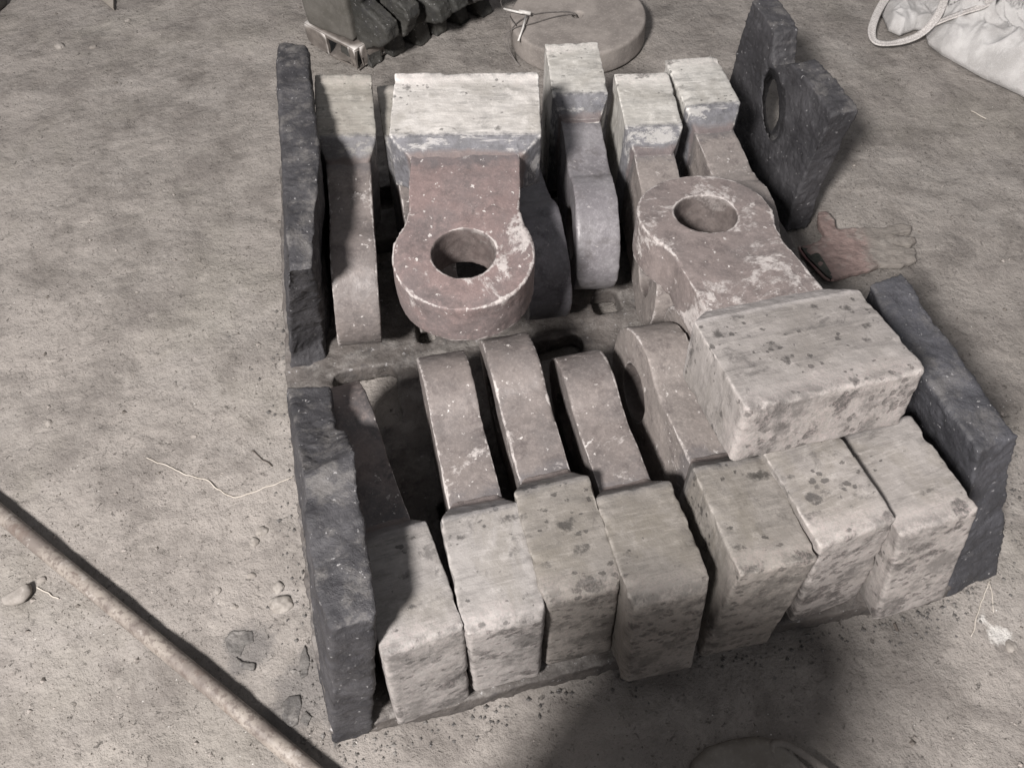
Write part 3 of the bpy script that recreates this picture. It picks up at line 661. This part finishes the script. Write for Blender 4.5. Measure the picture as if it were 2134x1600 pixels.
for i, (px, lab) in enumerate(flakes):
    bm = bmesh.new(); c = P(*px[0]); poly = [tuple((P(u, v)-c)[:2]) for u, v in px]; prism(bm, poly, -.003, .0035); tri(bm)
    me = cast(bm_mesh(bm), .0018, 1, [(40, .0012), (90, .0008)], i+3); me = crumble(me, i, .35); o = link('soot_flake', me, MF); o.location = c+Vector((0, 0, gz(c.x, c.y)+.0005)); tag(o, lab, 'flake', 'soot flakes shed by the basket')
# pebbles one can tell apart
MP = mat_simple('pebble', (.22, .20, .18), (.29, .268, .245), 30, .85, .4, .002, .15)
peb = [((582, 1258), .019, 'largest pale pebble near the foot of the front left wall'), ((579, 1222), .0105, 'small round pebble just above the largest one'), ((521, 1196), .007, 'tiny pebble between the wire and the largest pebble'),
 ((545, 1106), .010, 'brownish pebble below the thin wire'), ((528, 1128), .009, 'pebble beside the brownish one below the wire'), ((85, 1206), .007, 'small pebble beside the cracked clod at left'),
 ((453, 1228), .006, 'white grain like pebble left of the largest one'), ((486, 1262), .006, 'pale pebble left of the largest one at its level'), ((265, 42), .009, 'pebble near the top edge right of the card scrap'),
 ((125, 97), .014, 'pale lump of dirt near the upper left shadow'), ((192, 97), .009, 'elongated pebble right of the pale lump at upper left'), ((100, 880), .009, 'dark pebble at the middle left'), ((405, 905), .007, 'pebble just above the end of the wire'), ((2110, 1345), .010, 'pale pebble at the lime spill on the right edge')]
for i, ((u, v), r, lab) in enumerate(peb):
    bm = bmesh.new(); bmesh.ops.create_icosphere(bm, subdivisions=4, radius=r)
    for q in bm.verts:
        q.co *= 1+.45*mn.noise(q.co/r*.8+Vector((i*5, 0, 0)))+.12*mn.noise(q.co/r*2.5+Vector((i, 3, 0))); q.co.x *= 1.25; q.co.z *= .62
    o = link('pebble', bm_mesh(bm), MP); o.location = G(u, v, r*.02); o.rotation_euler = (0, 0, i*1.3); tag(o, lab, 'pebble', 'pebbles on the dusty floor')
mound('dirt_clod', [(8, 1250), (22, 1238), (45, 1228), (66, 1220), (68, 1238), (52, 1256), (30, 1262), (12, 1262)], .012, MP, 4.4, 'cracked clod of dirt at the left edge below the rod', 'clod', None, .8, 40)
# gravel: uncountable grit
def grit():
    bm = bmesh.new(); rnd = random.Random(5)
    for k in range(8000):
        while True:
            x, y = rnd.uniform(-1.6, 1.7), rnd.uniform(.2, 2.9)
            if -.6+.0*y < x < .93 and .40 < y < 2.05 and not (x > .95): continue
            dn = mn.noise(Vector((x*2.2, y*2.2, 3)))+.25 + (.45 if x < -.35 and y < 1.0 else 0) + .8*math.exp(-(min(abs(x+.6+.0), abs(x-.95))/.07))
            if rnd.random() < max(.06, dn): break
        r = rnd.choice([.0010, .0013, .0013, .0016, .0020, .0024 if rnd.random() < .85 else rnd.uniform(.003, .0065)]); c = Vector((x, y, gz(x, y)+r*.3))
        vs = [bm.verts.new(c+Vector((sx*r*rnd.uniform(.6, 1.4), sy*r*rnd.uniform(.6, 1.4), sz*r*rnd.uniform(.5, .9)))) for sx, sy, sz in ((1, 0, 0), (0, 1, 0), (-1, 0, 0), (0, -1, 0), (0, 0, 1), (0, 0, -1))]
        for a, b in ((0, 1), (1, 2), (2, 3), (3, 0)): bm.faces.new((vs[a], vs[b], vs[4])); bm.faces.new((vs[b], vs[a], vs[5]))
    m = N('grit_grains', .85, .2); v = m.coords(False); n = m.noise(v, 60, 2, .5)
    c = m.mix(m.ramp(n, .42, .62), (.13, .116, .103), (.33, .30, .275))
    tag(link('gravel', bm_mesh(bm, False), m.done(c)), 'fine grit and crumbs scattered over the dusty floor', 'grit', kind='stuff')
grit()
def crumbs():
    bm = bmesh.new(); rnd = random.Random(9); per = [P(u, v, 0) for u, v in ((600, 640), (612, 800), (640, 1100), (668, 1340), (705, 1548), (830, 1520), (1140, 1445), (1460, 1365), (1830, 1295), (1960, 1262), (2068, 1195), (2125, 940))]
    for k in range(800):
        i = rnd.randrange(len(per)-1); a, b = per[i], per[i+1]; q = a.lerp(b, rnd.random()); nrm = Vector((-(b-a).y, (b-a).x, 0)).normalized()
        q = q-nrm*(abs(rnd.gauss(0, .028 if i > 4 else .045))-.004); r = rnd.choice([.0012, .0018, .0025, .0035, .005 if rnd.random() < .4 else .002])
        c = Vector((q.x, q.y, gz(q.x, q.y)+r*.35))
        vs = [bm.verts.new(c+Vector((sx*r*rnd.uniform(.5, 1.5), sy*r*rnd.uniform(.5, 1.5), sz*r*rnd.uniform(.4, .8)))) for sx, sy, sz in ((1, 0, 0), (0, 1, 0), (-1, 0, 0), (0, -1, 0), (0, 0, 1), (0, 0, -1))]
        for a_, b_ in ((0, 1), (1, 2), (2, 3), (3, 0)): bm.faces.new((vs[a_], vs[b_], vs[4])); bm.faces.new((vs[b_], vs[a_], vs[5]))
    tag(link('soot_crumbs', bm_mesh(bm, False), MF), 'dark soot crumbs strewn along the foot of the basket', 'crumbs', kind='stuff')
crumbs()
# wires and twigs
def strand(name, pts, r, mat, lab, cat, tap=True):
    bm = bmesh.new(); sp = spline(pts, 8); sp = [p+Vector((mn.noise(p*60)*.003, mn.noise(p*60+Vector((5, 0, 0)))*.003, abs(mn.noise(p*25))*.003)) for p in sp]
    tube(bm, sp, r, 6); o = link(name, bm_mesh(bm), mat); tag(o, lab, cat); return o
MW = mat_simple('pale_straw', (.40, .36, .31), (.50, .46, .41), 40, .7)
g = .0018
strand('thin_wire', [G(u, v, g) for u, v in ((305, 952), (335, 966), (362, 976), (385, 988), (430, 1000), (450, 1016), (475, 1030), (500, 1035), (540, 1020), (575, 1008), (610, 992))], .0013, MW, 'thin pale wavy wire on the floor left of the front left wall', 'wire')
strand('straw', [G(u, v, g) for u, v in ((2065, 1208), (2045, 1258), (2035, 1290), (2025, 1325))], .0012, MW, 'long thin straw on the floor right of the basket corner', 'straw')
strand('straw', [G(u, v, g) for u, v in ((2064, 1215), (2068, 1240), (2071, 1274))], .0010, MW, 'shorter straw branching from the long one at lower right', 'straw')
strand('straw', [G(u, v, g) for u, v in ((2026, 227), (2040, 236), (2056, 244))], .0016, MW, 'short straw on the floor below the white sack', 'straw')
strand('straw', [G(u, v, g) for u, v in ((75, 1222), (95, 1232), (120, 1248))], .0014, MW, 'short straw beside the clod at the left edge', 'straw')
MT = mat_simple('dark_twig', (.07, .06, .05), (.12, .10, .09), 40, .8)
strand('twig', [G(u, v, g) for u, v in ((1864, 1298), (1868, 1305), (1872, 1312))], .003, MT, 'short dark twig on the floor below the rightmost front head', 'twig')
strand('twig', [G(u, v, g) for u, v in ((525, 938), (545, 955), (568, 970))], .0013, MT, 'thin dark twig above the right end of the pale wire', 'twig')
strand('twig', [G(u, v, g) for u, v in ((1710, 448), (1704, 462), (1712, 476), (1716, 486))], .0016, MT, 'thin dark curl above the glove thumb', 'twig')

# ------------------------------------------------------------------ added drum outside the frame, put in to cast the photographer's shadow
def drum():
    root = empty('added_shade_drum', Matrix.Translation((-.15, -.15, 0))); tag(root, 'added drum outside the view, put in to shade the front of the basket', 'drum')
    bm = bmesh.new(); n = 48; Rr = .21; Hh = 1.0
    prof = [(0.001, 0), (Rr, 0), (Rr, .02), (Rr-.006, .03), (Rr-.006, .26), (Rr+.004, .27), (Rr-.006, .28), (Rr-.006, .50), (Rr+.004, .51), (Rr-.006, .52), (Rr-.006, Hh-.03), (Rr, Hh-.02), (Rr, Hh), (Rr-.008, Hh), (Rr-.01, Hh-.015), (.001, Hh-.015)]
    rings = [[bm.verts.new((r*math.cos(2*math.pi*k/n), r*math.sin(2*math.pi*k/n), z)) for k in range(n)] for r, z in prof]
    for a, b in zip(rings, rings[1:]):
        for k in range(n): bm.faces.new((a[k], a[(k+1) % n], b[(k+1) % n], b[k]))
    link('shade_drum_body', bm_mesh(bm), mat_simple('shade_drum_paint', (.05, .07, .10), (.12, .09, .07), 8, .5), root)
drum()
